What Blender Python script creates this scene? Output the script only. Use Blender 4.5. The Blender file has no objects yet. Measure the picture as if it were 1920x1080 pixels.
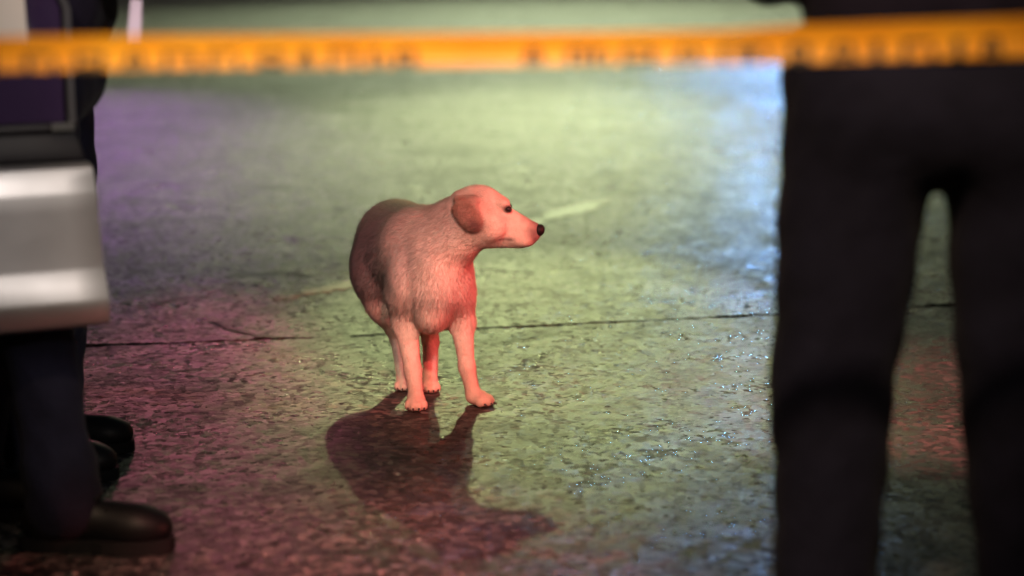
import bpy, bmesh, math, random
import numpy as np
from mathutils import Vector, Matrix

R = math.radians
random.seed(7)
rng = np.random.default_rng(11)
S = bpy.context.scene
COL = S.collection

# ------------------------------------------------------------------ camera
cam_d = bpy.data.cameras.new('camera')
cam_d.sensor_width = 36.0
cam_d.lens = 70.0
cam_d.clip_start = 0.05
cam_d.clip_end = 1000.0
cam_d.dof.use_dof = True
cam_d.dof.focus_distance = 5.28
cam_d.dof.aperture_fstop = 1.5
cam_d.dof.aperture_blades = 0
cam = bpy.data.objects.new('camera', cam_d)
COL.objects.link(cam)
cam.location = (0, 0, 1.24)
cam.rotation_euler = (R(90 - 10.1), 0, 0)
S.camera = cam

# ------------------------------------------------------------------ night sky
W = bpy.data.worlds.new('World')
S.world = W
W.use_nodes = True
wn = W.node_tree.nodes
wl = W.node_tree.links
bg = wn['Background']
sky = wn.new('ShaderNodeTexSky')
sky.sky_type = 'NISHITA'
sky.sun_disc = False
sky.sun_elevation = R(-0.6)
sky.sun_rotation = R(200)
wl.new(sky.outputs[0], bg.inputs[0])
bg.inputs[1].default_value = 0.15

# ------------------------------------------------------------------ lamps (emergency and flood lights standing outside the picture, plus added fill spots)
def aim(o, target):
    d = Vector(target) - o.location
    o.rotation_euler = d.to_track_quat('-Z', 'Y').to_euler()

def spot(name, loc, target, color, watts, cone, blend=0.6, radius=0.12):
    l = bpy.data.lights.new(name, 'SPOT')
    l.energy = watts
    l.color = color
    l.spot_size = R(cone)
    l.spot_blend = blend
    l.shadow_soft_size = radius
    o = bpy.data.objects.new(name, l)
    COL.objects.link(o)
    o.location = loc
    aim(o, target)
    return o

spot('flood_light', (-0.15, 22.0, 8.45), (0.16, 6.1, 0), (0.88, 1.0, 0.40), 5600, 6.8, 0.8, 0.12)
spot('tower_flood_light', (1.6, 60.0, 24.0), (0.12, 12.0, 0), (0.90, 1.0, 0.48), 34000, 5.6, 1.0, 0.3)
spot('far_flood_light', (1.9, 60.0, 24.0), (2.0, 29.0, 0), (0.86, 1.0, 0.58), 44000, 32, 1.0, 0.3)
spot('blue_beacon', (2.85, 22.0, 1.5), (0.60, 6.6, 0), (0.20, 0.45, 1.0), 380, 4.8, 1.0, 0.10)
spot('far_blue_beacon', (5.2, 40.0, 5.0), (2.3, 18.0, 0), (0.14, 0.40, 1.0), 2000, 9, 0.9, 0.12)
spot('violet_beacon', (-6.0, 30.0, 7.0), (-2.4, 12.4, 0), (0.74, 0.32, 1.0), 1150, 12, 1.0, 0.12)
spot('red_beacon', (0.35, -1.0, 3.4), (-0.20, 5.2, 0.40), (1.0, 0.10, 0.095), 1400, 9.6, 0.4, 0.12)
spot('red_side_beacon', (-2.7, 20.0, 4.0), (-0.90, 5.3, 0), (1.0, 0.20, 0.34), 470, 3.8, 0.6, 0.12)
spot('low_red_beacon', (2.2, 3.35, 0.5), (-0.5, 3.64, 0.0), (1.0, 0.18, 0.14), 350, 11, 0.8, 0.08)
spot('overhead_red_fill', (0.25, 1.2, 3.3), (-0.20, 3.70, 0.0), (1.0, 0.20, 0.24), 1100, 17, 0.8, 0.10)  # added spot for the red wash on the near ground
spot('right_red_beacon', (2.3, 4.2, 1.15), (-0.15, 5.2, 0.38), (1.0, 0.10, 0.10), 380, 17, 0.5, 0.08)
spot('gap_red_fill', (2.0, 4.5, 1.6), (1.15, 5.2, 0.0), (1.0, 0.25, 0.22), 280, 50, 1.0, 0.08)  # added to redden the ground between the right person's legs
spot('left_warm_fill', (-1.2, -1.5, 3.6), (-0.32, 5.4, 0.42), (1.0, 0.74, 0.68), 1000, 8, 0.6, 0.12)  # added fill for the dog's flank and neck, no known source
spot('street_lamp', (-0.3, -0.6, 4.2), (-0.02, 2.5, 1.50), (1.0, 0.70, 0.44), 900, 21.5, 0.4, 0.15)
spot('door_fill_spot', (1.8, -0.5, 2.4), (-0.92, 3.7, 0.76), (1.0, 0.88, 0.80), 390, 13, 0.5, 0.10)  # added so the door creases catch a bright reflection

vs = S.view_settings
vs.view_transform = 'Standard'
vs.look = 'None'
vs.gamma = 1.0
vs.exposure = 0.0
vs.use_curve_mapping = False
S.render.engine = 'CYCLES'
S.cycles.use_denoising = True
S.cycles.max_bounces = 6
S.cycles.sample_clamp_indirect = 4.0

# ------------------------------------------------------------------ material helpers
def mat(name, color=(0.5, 0.5, 0.5), rough=0.5, metal=0.0, spec=0.5):
    m = bpy.data.materials.new(name)
    m.use_nodes = True
    b = m.node_tree.nodes['Principled BSDF']
    b.inputs['Base Color'].default_value = (*color, 1)
    b.inputs['Roughness'].default_value = rough
    b.inputs['Metallic'].default_value = metal
    b.inputs['Specular IOR Level'].default_value = spec
    return m, m.node_tree.nodes, m.node_tree.links, b

def tex_noise(N, L, scale, detail=4, rough=0.55, vec=None):
    n = N.new('ShaderNodeTexNoise')
    n.inputs['Scale'].default_value = scale
    n.inputs['Detail'].default_value = detail
    n.inputs['Roughness'].default_value = rough
    if vec is not None:
        L.new(vec, n.inputs['Vector'])
    return n

def ramp(N, L, src, stops):
    r = N.new('ShaderNodeValToRGB')
    e = r.color_ramp.elements
    while len(e) < len(stops):
        e.new(0.5)
    for k, (p, c) in enumerate(stops):
        e[k].position = p
        e[k].color = (*c, 1) if len(c) == 3 else c
    L.new(src, r.inputs[0])
    return r

def bump(N, L, h, strength, dist, prev=None):
    b = N.new('ShaderNodeBump')
    b.inputs['Strength'].default_value = strength
    b.inputs['Distance'].default_value = dist
    L.new(h, b.inputs['Height'])
    if prev is not None:
        L.new(prev.outputs[0], b.inputs['Normal'])
    return b

def mathn(N, L, op, a, b):
    m = N.new('ShaderNodeMath')
    m.operation = op
    for k, v in enumerate((a, b)):
        if isinstance(v, (int, float)):
            m.inputs[k].default_value = v
        else:
            L.new(v, m.inputs[k])
    return m

def g(v):
    return (v, v, v)

# worn wet asphalt
def asphalt(name, tint):
    m, N, L, B = mat(name)
    tc = N.new('ShaderNodeTexCoord')
    v = tc.outputs['Object']
    big = tex_noise(N, L, 0.9, 5, 0.6, v)
    mid = tex_noise(N, L, 7.0, 5, 0.6, v)
    fine = tex_noise(N, L, 120.0, 3, 0.6, v)
    vor = N.new('ShaderNodeTexVoronoi')
    vor.inputs['Scale'].default_value = 54.0
    wv = N.new('ShaderNodeMix'); wv.data_type = 'VECTOR'; wv.inputs[0].default_value = 0.012
    L.new(v, wv.inputs[4]); L.new(tex_noise(N, L, 55.0, 2, 0.5, v).outputs['Color'], wv.inputs[5])
    L.new(wv.outputs[1], vor.inputs['Vector'])
    vorb = N.new('ShaderNodeTexVoronoi')
    vorb.inputs['Scale'].default_value = 15.0
    L.new(wv.outputs[1], vorb.inputs['Vector'])
    grain = tex_noise(N, L, 60.0, 4, 0.7, v)
    # colour: each stone chip its own tone, over large stains
    chip = N.new('ShaderNodeSeparateColor')
    L.new(vor.outputs['Color'], chip.inputs[0])
    c1 = ramp(N, L, chip.outputs[0], [(0.0, (0.022 * tint, 0.021 * tint, 0.021 * tint)), (0.6, (0.048 * tint, 0.045 * tint, 0.043 * tint)), (1.0, (0.16 * tint, 0.15 * tint, 0.135 * tint))])
    c2 = ramp(N, L, big.outputs[0], [(0.36, g(0.30)), (0.50, g(0.85)), (0.66, g(1.45))])
    mx = N.new('ShaderNodeMix'); mx.data_type = 'RGBA'; mx.blend_type = 'MULTIPLY'
    mx.inputs[0].default_value = 1.0
    L.new(c1.outputs[0], mx.inputs[6]); L.new(c2.outputs[0], mx.inputs[7])
    L.new(mx.outputs[2], B.inputs['Base Color'])
    r1 = ramp(N, L, mid.outputs[0], [(0.32, g(0.32)), (0.68, g(0.52))])
    r2 = mathn(N, L, 'ADD', r1.outputs[0], mathn(N, L, 'MULTIPLY', chip.outputs[1], 0.16).outputs[0])
    patch = ramp(N, L, tex_noise(N, L, 1.7, 4, 0.6, v).outputs[0], [(0.38, g(0.0)), (0.62, g(0.20))])
    r3 = mathn(N, L, 'SUBTRACT', r2.outputs[0], patch.outputs[0])
    gloss = ramp(N, L, chip.outputs[2], [(0.74, g(1.0)), (0.88, g(0.66))])
    r4 = mathn(N, L, 'MULTIPLY', r3.outputs[0], gloss.outputs[0])
    L.new(r4.outputs[0], B.inputs['Roughness'])
    B.inputs['Specular IOR Level'].default_value = 0.5
    # every chip lies at its own slight tilt, so the wet faces sparkle one by one
    def tilt(vn, k):
        sb = N.new('ShaderNodeVectorMath'); sb.operation = 'SUBTRACT'; L.new(vn.outputs['Color'], sb.inputs[0]); sb.inputs[1].default_value = (0.5, 0.5, 0.5)
        ml = N.new('ShaderNodeVectorMath'); ml.operation = 'MULTIPLY'; L.new(sb.outputs[0], ml.inputs[0]); ml.inputs[1].default_value = (k, k, 0.0)
        return ml
    ge = N.new('ShaderNodeNewGeometry')
    a1 = N.new('ShaderNodeVectorMath'); a1.operation = 'ADD'; L.new(ge.outputs['Normal'], a1.inputs[0]); L.new(tilt(vor, 0.80).outputs[0], a1.inputs[1])
    a2 = N.new('ShaderNodeVectorMath'); a2.operation = 'ADD'; L.new(a1.outputs[0], a2.inputs[0]); L.new(tilt(vorb, 0.22).outputs[0], a2.inputs[1])
    a3 = N.new('ShaderNodeVectorMath'); a3.operation = 'NORMALIZE'; L.new(a2.outputs[0], a3.inputs[0])
    inv = mathn(N, L, 'SUBTRACT', 1.0, vor.outputs['Distance'])
    b1 = bump(N, L, inv.outputs[0], 0.40, 0.004, a3)
    b2 = bump(N, L, grain.outputs[0], 0.7, 0.010, b1)
    b3 = bump(N, L, fine.outputs[0], 0.25, 0.002, b2)
    b4 = bump(N, L, mid.outputs[0], 0.25, 0.02, b3)
    L.new(b4.outputs[0], B.inputs['Normal'])
    return m

M = {}
M['asphalt'] = asphalt('asphalt_near', 1.0)
M['asphalt_far'] = asphalt('asphalt_far', 0.9)
M['tar'] = mat('road_tar', (0.014, 0.013, 0.013), 0.6)[0]
m, N, L, B = mat('road_bed', (0.012, 0.011, 0.010), 0.95)
M['bed'] = m

m, N, L, B = mat('worn_road_paint', (0.5, 0.47, 0.36), 0.5, 0, 0.5)
n = tex_noise(N, L, 26, 5, 0.65, N.new('ShaderNodeTexCoord').outputs['Object'])
r = ramp(N, L, n.outputs[0], [(0.36, (0.08, 0.075, 0.06)), (0.58, (0.36, 0.33, 0.25))])
L.new(r.outputs[0], B.inputs['Base Color'])
L.new(bump(N, L, n.outputs[0], 0.6, 0.006).outputs[0], B.inputs['Normal'])
M['paint'] = m

def cloth(name, c, scale=420, dist=0.0008):
    m, N, L, B = mat(name, c, 0.9, 0, 0.12)
    v = N.new('ShaderNodeTexCoord').outputs['Object']
    n1 = tex_noise(N, L, 9, 4, 0.6, v)
    n2 = tex_noise(N, L, scale, 2, 0.5, v)
    k = ramp(N, L, n1.outputs[0], [(0.3, tuple(x * 0.7 for x in c)), (0.75, tuple(x * 1.35 for x in c))])
    L.new(k.outputs[0], B.inputs['Base Color'])
    b1 = bump(N, L, n1.outputs[0], 0.6, 0.02)
    b2 = bump(N, L, n2.outputs[0], 0.4, dist, b1)
    L.new(b2.outputs[0], B.inputs['Normal'])
    B.inputs['Sheen Weight'].default_value = 0.02
    return m

M['uniform'] = cloth('dark_uniform_cloth', (0.009, 0.009, 0.019))
M['jacket'] = cloth('dark_jacket_cloth', (0.011, 0.009, 0.019), 300)
M['skin'] = mat('skin', (0.42, 0.24, 0.16), 0.5)[0]
M['hair'] = mat('black_hair', (0.012, 0.010, 0.009), 0.5)[0]

m, N, L, B = mat('boot_leather', (0.004, 0.004, 0.005), 0.5, 0, 0.2)
n = tex_noise(N, L, 140, 3, 0.6, N.new('ShaderNodeTexCoord').outputs['Object'])
L.new(bump(N, L, n.outputs[0], 0.35, 0.0015).outputs[0], B.inputs['Normal'])
M['leather'] = m
M['rubber'] = mat('black_rubber', (0.006, 0.006, 0.007), 0.8, 0, 0.2)[0]

m, N, L, B = mat('silver_car_paint', (0.56, 0.56, 0.57), 0.3, 0.9)
n = tex_noise(N, L, 5, 4, 0.6, N.new('ShaderNodeTexCoord').outputs['Object'])
r = ramp(N, L, n.outputs[0], [(0.35, g(0.41)), (0.7, g(0.50))])
L.new(r.outputs[0], B.inputs['Roughness'])
M['paintwork'] = m
M['trim'] = mat('black_trim', (0.010, 0.009, 0.012), 0.6)[0]
m, N, L, B = mat('tinted_glass_violet_sheen', (0.05, 0.03, 0.08), 0.06)  # dark tint, with reflected violet light put into its colour
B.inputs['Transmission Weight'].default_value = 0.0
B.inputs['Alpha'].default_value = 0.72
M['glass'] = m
M['sticker'] = mat('pale_sticker', (0.72, 0.66, 0.58), 0.6)[0]
M['chrome'] = mat('chrome', (0.7, 0.7, 0.7), 0.18, 1.0)[0]
M['lens'] = mat('lamp_lens', (0.6, 0.6, 0.62), 0.1)[0]
M['red_lens'] = mat('red_lens', (0.30, 0.01, 0.01), 0.15)[0]

m, N, L, B = mat('orange_yellow_tape', (0.86, 0.40, 0.015), 0.42)
n = tex_noise(N, L, 18, 3, 0.5, N.new('ShaderNodeTexCoord').outputs['Object'])
r = ramp(N, L, n.outputs[0], [(0.3, (0.84, 0.32, 0.012)), (0.7, (0.90, 0.40, 0.02))])
L.new(r.outputs[0], B.inputs['Base Color'])
M['tape'] = m
M['ink'] = mat('black_ink', (0.02, 0.022, 0.015), 0.6)[0]
M['pole'] = mat('painted_post', (0.35, 0.05, 0.02), 0.45)[0]
M['plastic'] = mat('pale_plastic_sheet', (0.60, 0.55, 0.68), 0.22)[0]
M['stone'] = mat('pebble', (0.10, 0.095, 0.085), 0.6)[0]

# dog coat: colour comes with the mesh (patches of the coat), fine fur relief here
m, N, L, B = mat('dog_coat', (0.5, 0.4, 0.3), 0.78, 0, 0.3)
at = N.new('ShaderNodeAttribute'); at.attribute_name = 'coat'
v = N.new('ShaderNodeTexCoord').outputs['Object']
mp = N.new('ShaderNodeMapping'); mp.inputs['Scale'].default_value = (1, 1, 0.35); L.new(v, mp.inputs[0])
n1 = tex_noise(N, L, 210, 3, 0.6, mp.outputs[0])
n2 = tex_noise(N, L, 26, 4, 0.6, v)
r = ramp(N, L, n2.outputs[0], [(0.3, g(0.78)), (0.7, g(1.12))])
mx = N.new('ShaderNodeMix'); mx.data_type = 'RGBA'; mx.blend_type = 'MULTIPLY'; mx.inputs[0].default_value = 1
L.new(at.outputs['Color'], mx.inputs[6]); L.new(r.outputs[0], mx.inputs[7])
L.new(mx.outputs[2], B.inputs['Base Color'])
b1 = bump(N, L, n1.outputs[0], 0.55, 0.004)
b2 = bump(N, L, n2.outputs[0], 0.35, 0.012, b1)
L.new(b2.outputs[0], B.inputs['Normal'])
B.inputs['Sheen Weight'].default_value = 0.06
B.inputs['Sheen Roughness'].default_value = 0.5
M['coat'] = m
m, N, L, B = mat('dog_fur', (0.5, 0.4, 0.3), 0.7, 0, 0.25)
at = N.new('ShaderNodeAttribute'); at.attribute_name = 'coat'
L.new(at.outputs['Color'], B.inputs['Base Color'])
M['fur'] = m
M['wet_black'] = mat('wet_black', (0.010, 0.008, 0.009), 0.16)[0]
M['nose'] = mat('dog_nose', (0.010, 0.008, 0.009), 0.55, 0, 0.2)[0]
M['claw'] = mat('dog_claw', (0.03, 0.022, 0.02), 0.4)[0]

# ------------------------------------------------------------------ object helpers
def link(name, me, material=None, parent=None, loc=None):
    o = bpy.data.objects.new(name, me)
    COL.objects.link(o)
    if material is not None and me is not None and len(me.materials) == 0:
        me.materials.append(material)
    if parent is not None:
        o.parent = parent
    if loc is not None:
        o.location = loc
    return o

def tag(o, label=None, cat=None, group=None, kind=None):
    if label: o['label'] = label
    if cat: o['category'] = cat
    if group: o['group'] = group
    if kind: o['kind'] = kind
    return o

def empty(name, loc, label=None, cat=None, group=None):
    o = bpy.data.objects.new(name, None)
    o.empty_display_size = 0.1
    COL.objects.link(o)
    o.location = loc
    return tag(o, label, cat, group)

def mesh_from(name, V, F, smooth=True):
    me = bpy.data.meshes.new(name)
    V = np.asarray(V, dtype=np.float32)
    me.from_pydata([tuple(map(float, x)) for x in V], [], [tuple(int(i) for i in f) for f in F])
    me.update()
    if smooth:
        me.polygons.foreach_set('use_smooth', [True] * len(me.polygons))
    return me

def bm_mesh(name, bm, smooth=False):
    me = bpy.data.meshes.new(name)
    bmesh.ops.recalc_face_normals(bm, faces=bm.faces)
    bm.to_mesh(me)
    bm.free()
    if smooth:
        me.polygons.foreach_set('use_smooth', [True] * len(me.polygons))
    return me

# ------------------------------------------------------------------ implicit-surface modeller (organic shapes as one continuous skin)
class Field:
    def __init__(self, lo, hi, h):
        self.h = h
        self.lo = np.array(lo, dtype=np.float32)
        self.n = np.ceil((np.array(hi) - np.array(lo)) / h).astype(int) + 1
        self.D = np.full(tuple(self.n), 1.0, dtype=np.float32)
        self.ax = [self.lo[i] + h * np.arange(self.n[i], dtype=np.float32) for i in range(3)]
        self.marks = []

    def _win(self, lo, hi, m):
        s = []
        for i in range(3):
            a = int(np.floor((lo[i] - m - self.lo[i]) / self.h)); b = int(np.ceil((hi[i] + m - self.lo[i]) / self.h)) + 1
            s.append(slice(max(a, 0), max(min(b, int(self.n[i])), 0)))
        P = np.stack(np.meshgrid(self.ax[0][s[0]], self.ax[1][s[1]], self.ax[2][s[2]], indexing='ij'), -1)
        return tuple(s), P

    def _mix(self, s, d, k, sub=False):
        a = self.D[s]
        if sub:
            hh = np.clip(0.5 - 0.5 * (a + d) / k, 0, 1)
            self.D[s] = a * (1 - hh) - d * hh + k * hh * (1 - hh)
        else:
            hh = np.clip(0.5 + 0.5 * (a - d) / k, 0, 1)
            self.D[s] = a * (1 - hh) + d * hh - k * hh * (1 - hh)

    def cone(self, a, b, r1, r2, k=0.02, squash=None, col=None, sub=False):
        a = np.array(a, np.float32); b = np.array(b, np.float32)
        rm = max(r1, r2)
        s, P = self._win(np.minimum(a, b) - rm, np.maximum(a, b) + rm, k + 0.02)
        if P.size == 0: return
        d = self.f_cone(P, a, b, r1, r2, squash)
        self._mix(s, d, k, sub)
        if col is not None:
            self.marks.append((lambda Q: self.f_cone(Q, a, b, r1, r2, squash), col))

    @staticmethod
    def f_cone(P, a, b, r1, r2, squash):
        ab = b - a
        t = np.clip(((P - a) @ ab) / max(float(ab @ ab), 1e-9), 0, 1)
        q = P - (a + t[..., None] * ab)
        if squash is not None:
            nrm = np.array(squash[0], np.float32); nrm = nrm / np.linalg.norm(nrm)
            c = q @ nrm
            q = q + (c * (1.0 / squash[1] - 1.0))[..., None] * nrm
        return np.sqrt((q * q).sum(-1)) - (r1 + (r2 - r1) * t)

    def ball(self, c, r, k=0.02, rot=(0, 0, 0), col=None, sub=False):
        c = np.array(c, np.float32); r = np.array(r, np.float32)
        rm = float(r.max())
        s, P = self._win(c - rm, c + rm, k + 0.02)
        if P.size == 0: return
        Mx = np.array(Matrix.Rotation(rot[2], 3, 'Z') @ Matrix.Rotation(rot[1], 3, 'Y') @ Matrix.Rotation(rot[0], 3, 'X'), np.float32)
        d = self.f_ball(P, c, r, Mx)
        self._mix(s, d, k, sub)
        if col is not None:
            self.marks.append((lambda Q: self.f_ball(Q, c, r, Mx), col))

    @staticmethod
    def f_ball(P, c, r, Mx):
        q = (P - c) @ Mx
        k0 = np.sqrt(((q / r) ** 2).sum(-1)); k1 = np.sqrt(((q / (r * r)) ** 2).sum(-1))
        return k0 * (k0 - 1.0) / np.maximum(k1, 1e-6)

    def warp(self, fn):
        P = np.stack(np.meshgrid(*self.ax, indexing='ij'), -1)
        near = np.abs(self.D) < 0.05
        self.D[near] += fn(P[near]).astype(np.float32)

    def mesh(self, name, base=None, attr=None, paint=None, soft=0.02):
        D = self.D
        ins = D < 0
        nx, ny, nz = D.shape
        # cells with mixed corners
        corners = [(i, j, k) for i in (0, 1) for j in (0, 1) for k in (0, 1)]
        cnt = np.zeros((nx - 1, ny - 1, nz - 1), np.int8)
        for i, j, k in corners:
            cnt += ins[i:nx - 1 + i, j:ny - 1 + j, k:nz - 1 + k]
        act = (cnt > 0) & (cnt < 8)
        idx = np.full(act.shape, -1, np.int64)
        cells = np.argwhere(act)
        idx[act] = np.arange(len(cells))
        acc = np.zeros((len(cells), 3), np.float32); num = np.zeros(len(cells), np.float32)
        for i, j, k in corners:
            for a in range(3):
                if (i, j, k)[a] == 1: continue
                e = [i, j, k]; e[a] = 1
                d0 = D[cells[:, 0] + i, cells[:, 1] + j, cells[:, 2] + k]
                d1 = D[cells[:, 0] + e[0], cells[:, 1] + e[1], cells[:, 2] + e[2]]
                x = (d0 < 0) != (d1 < 0)
                t = np.where(x, d0 / np.where(x, d0 - d1, 1), 0)
                p = np.tile(np.array([i, j, k], np.float32), (len(cells), 1)); p[:, a] += t
                acc[x] += p[x]; num[x] += 1
        V = (cells + acc / num[:, None]) * self.h + self.lo
        F = []
        for a in range(3):
            b, c = (a + 1) % 3, (a + 2) % 3
            sl0 = [slice(None)] * 3; sl1 = [slice(None)] * 3
            sl0[a] = slice(0, -1); sl1[a] = slice(1, None)
            ch = ins[tuple(sl0)] != ins[tuple(sl1)]
            e = np.argwhere(ch)
            e = e[(e[:, b] > 0) & (e[:, c] > 0) & (e[:, b] < D.shape[b] - 1) & (e[:, c] < D.shape[c] - 1)]
            def at(db, dc):
                q = e.copy(); q[:, b] -= db; q[:, c] -= dc
                return idx[q[:, 0], q[:, 1], q[:, 2]]
            quad = np.stack([at(1, 1), at(0, 1), at(0, 0), at(1, 0)], 1)
            flip = ~ins[e[:, 0], e[:, 1], e[:, 2]]
            quad[flip] = quad[flip][:, ::-1]
            F.append(quad)
        F = np.concatenate(F)
        F = F[(F >= 0).all(1)]
        me = bpy.data.meshes.new(name)
        me.vertices.add(len(V)); me.vertices.foreach_set('co', V.ravel())
        me.loops.add(len(F) * 4); me.loops.foreach_set('vertex_index', F.ravel().astype(np.int32))
        me.polygons.add(len(F)); me.polygons.foreach_set('loop_start', np.arange(0, len(F) * 4, 4, dtype=np.int32))
        me.polygons.foreach_set('loop_total', np.full(len(F), 4, np.int32))
        me.update(calc_edges=True)
        me.validate()
        me.polygons.foreach_set('use_smooth', np.ones(len(me.polygons), bool))
        if attr:
            Cc = np.tile(np.array(base, np.float32), (len(V), 1)) * 1e-4
            wsum = np.full(len(V), 1e-4, np.float32)
            for fn, col in self.marks:
                w = np.exp(-np.clip(fn(V), -0.01, 1) / soft)
                Cc += w[:, None] * np.array(col, np.float32); wsum += w
            Cc /= wsum[:, None]
            if paint: Cc = paint(V, Cc)
            at_ = me.color_attributes.new(attr, 'FLOAT_COLOR', 'POINT')
            at_.data.foreach_set('color', np.concatenate([Cc, np.ones((len(V), 1), np.float32)], 1).astype(np.float32).ravel())
        self.V = V
        return me

def relax(o, it=2, f=0.5):
    md = o.modifiers.new('smooth', 'SMOOTH'); md.factor = f; md.iterations = it

# ------------------------------------------------------------------ road
CRACK = [(-60, 1.5), (-8, 5.35), (-3.0, 5.78), (-1.398, 5.942), (-0.922, 6.022), (-0.501, 6.105), (-0.119, 6.233), (0.311, 6.322), (0.846, 6.459), (1.332, 6.602), (3, 6.95), (8, 7.8), (60, 14)]
def crack_y(x):
    return float(np.interp(x, [p[0] for p in CRACK], [p[1] for p in CRACK]))

road = link('road', mesh_from('road', [(-300, -60, -0.03), (300, -60, -0.03), (300, 500, -0.03), (-300, 500, -0.03)], [(0, 1, 2, 3)], False), M['bed'])
tag(road, 'dark wet asphalt road under coloured lights', None, None, 'structure')

xs = np.concatenate([np.linspace(-60, -2.4, 40), np.arange(-2.38, 2.4, 0.012), np.linspace(2.4, 60, 40)])
wob = np.cumsum(rng.normal(0, 0.0016, len(xs))); wob -= np.convolve(wob, np.ones(61) / 61, 'same')
gap = 0.020 + 0.016 * np.abs(np.convolve(rng.normal(0, 1, len(xs)), np.ones(9) / 3, 'same'))
gap = np.where((xs > -0.62) & (xs < -0.5), 0.004, gap)
base = np.array([crack_y(x) for x in xs]) + wob
jit = rng.normal(0, 0.0016, (2, len(xs)))
for nm, edge, out, mt in (('road_slab', base - gap / 2 + jit[0], -60.0, M['asphalt']), ('road_slab', base + gap / 2 + jit[1], 500.0, M['asphalt_far'])):
    V = []; F = []
    sx = 300 / 60.0
    for x, y in zip(xs, edge):
        X = x * (sx if abs(x) >= 59.9 else 1)
        V += [(X, y, 0.0), (X, out, 0.0), (X, y, -0.026)]
    up = out > 0
    for i in range(len(xs) - 1):
        a = i * 3; b = a + 3
        F.append((a, b, b + 1, a + 1) if up else (a, a + 1, b + 1, b))
        F.append((a, a + 2, b + 2, b) if up else (a, b, b + 2, a + 2))
    me = mesh_from(nm, V, F, False)
    link(nm, me, mt, road)

# worn line of thick road paint running diagonally across the far slab, in broken stretches
DIAG = [(-1.008, 6.367), (-0.781, 6.76), (-0.570, 7.05), (0.117, 8.624), (0.426, 9.275), (0.769, 9.835), (1.4, 10.9)]
def diag_pt(t):
    q = np.array(DIAG); seg = np.r_[0, np.cumsum(np.linalg.norm(np.diff(q, axis=0), axis=1))]
    s = t * seg[-1]
    return np.array([np.interp(s, seg, q[:, 0]), np.interp(s, seg, q[:, 1])])
def paint_patch(t0, t1, w, hgt):
    n = max(8, int((t1 - t0) * 5.0 / 0.03)); V = []; F = []
    for i in range(n + 1):
        t = t0 + (t1 - t0) * i / n
        p = diag_pt(t); d = diag_pt(min(t + 0.01, 1)) - diag_pt(max(t - 0.01, 0)); d /= np.linalg.norm(d)
        nr = np.array([-d[1], d[0]])
        e = math.sin(math.pi * (i + 0.4) / (n + 0.8)) ** 0.4
        a = p + nr * (w * 0.5 * e + rng.normal(0, 0.011)); b = p - nr * (w * 0.5 * e + rng.normal(0, 0.011))
        V += [(a[0], a[1], hgt), (b[0], b[1], hgt), (a[0], a[1], 0.001), (b[0], b[1], 0.001)]
    for i in range(n):
        a = 4 * i; c = a + 4
        F += [(a, a + 1, c + 1, c), (a + 1, a + 3, c + 3, c + 1), (a + 2, a, c, c + 2)]
    F += [(0, 2, 3, 1), (4 * n, 4 * n + 1, 4 * n + 3, 4 * n + 2)]
    return mesh_from('worn_line', V, F, False)
lines = empty('lane_marking', (0, 0, 0), None, None)
lines['kind'] = 'structure'
for t0, t1, w in ((0.075, 0.10, 0.05), (0.105, 0.215, 0.085), (0.42, 0.50, 0.10), (0.505, 0.625, 0.15)):
    link('worn_line', paint_patch(t0, t1, w, 0.004), M['paint'], lines)

# old cracks filled with tar, branching off the joint on the left
def tar(pts, w):
    q = []
    for (x0, y0), (x1, y1) in zip(pts[:-1], pts[1:]):
        n = max(3, int(math.hypot(x1 - x0, y1 - y0) / 0.02))
        for i in range(n):
            t = i / n
            q.append((x0 + (x1 - x0) * t + random.gauss(0, 0.004), y0 + (y1 - y0) * t + random.gauss(0, 0.006)))
    V = []; F = []
    for i, (x, y) in enumerate(q):
        k = w * (0.4 + 0.6 * math.sin(math.pi * (i + 0.5) / len(q))) * random.uniform(0.6, 1.3)
        V += [(x, y - k, 0.0035), (x, y + k, 0.0035)]
    for i in range(len(q) - 1):
        F.append((2 * i, 2 * i + 2, 2 * i + 3, 2 * i + 1))
    return mesh_from('tar_seam', V, F, False)
for pts, w in (([(-0.985, 6.36), (-0.90, 6.22), (-0.80, 6.10), (-0.70, 6.06)], 0.016), ([(-1.05, 7.20), (-0.86, 7.28), (-0.72, 7.18)], 0.022), ([(-1.30, 6.55), (-1.15, 6.75), (-1.02, 6.80)], 0.018),
               ([(-0.10, 5.95), (0.10, 6.12), (0.30, 6.30)], 0.008), ([(0.28, 6.55), (0.42, 6.72), (0.60, 6.80)], 0.008)):
    link('tar_seam', tar(pts, w), M['tar'], road)

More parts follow.
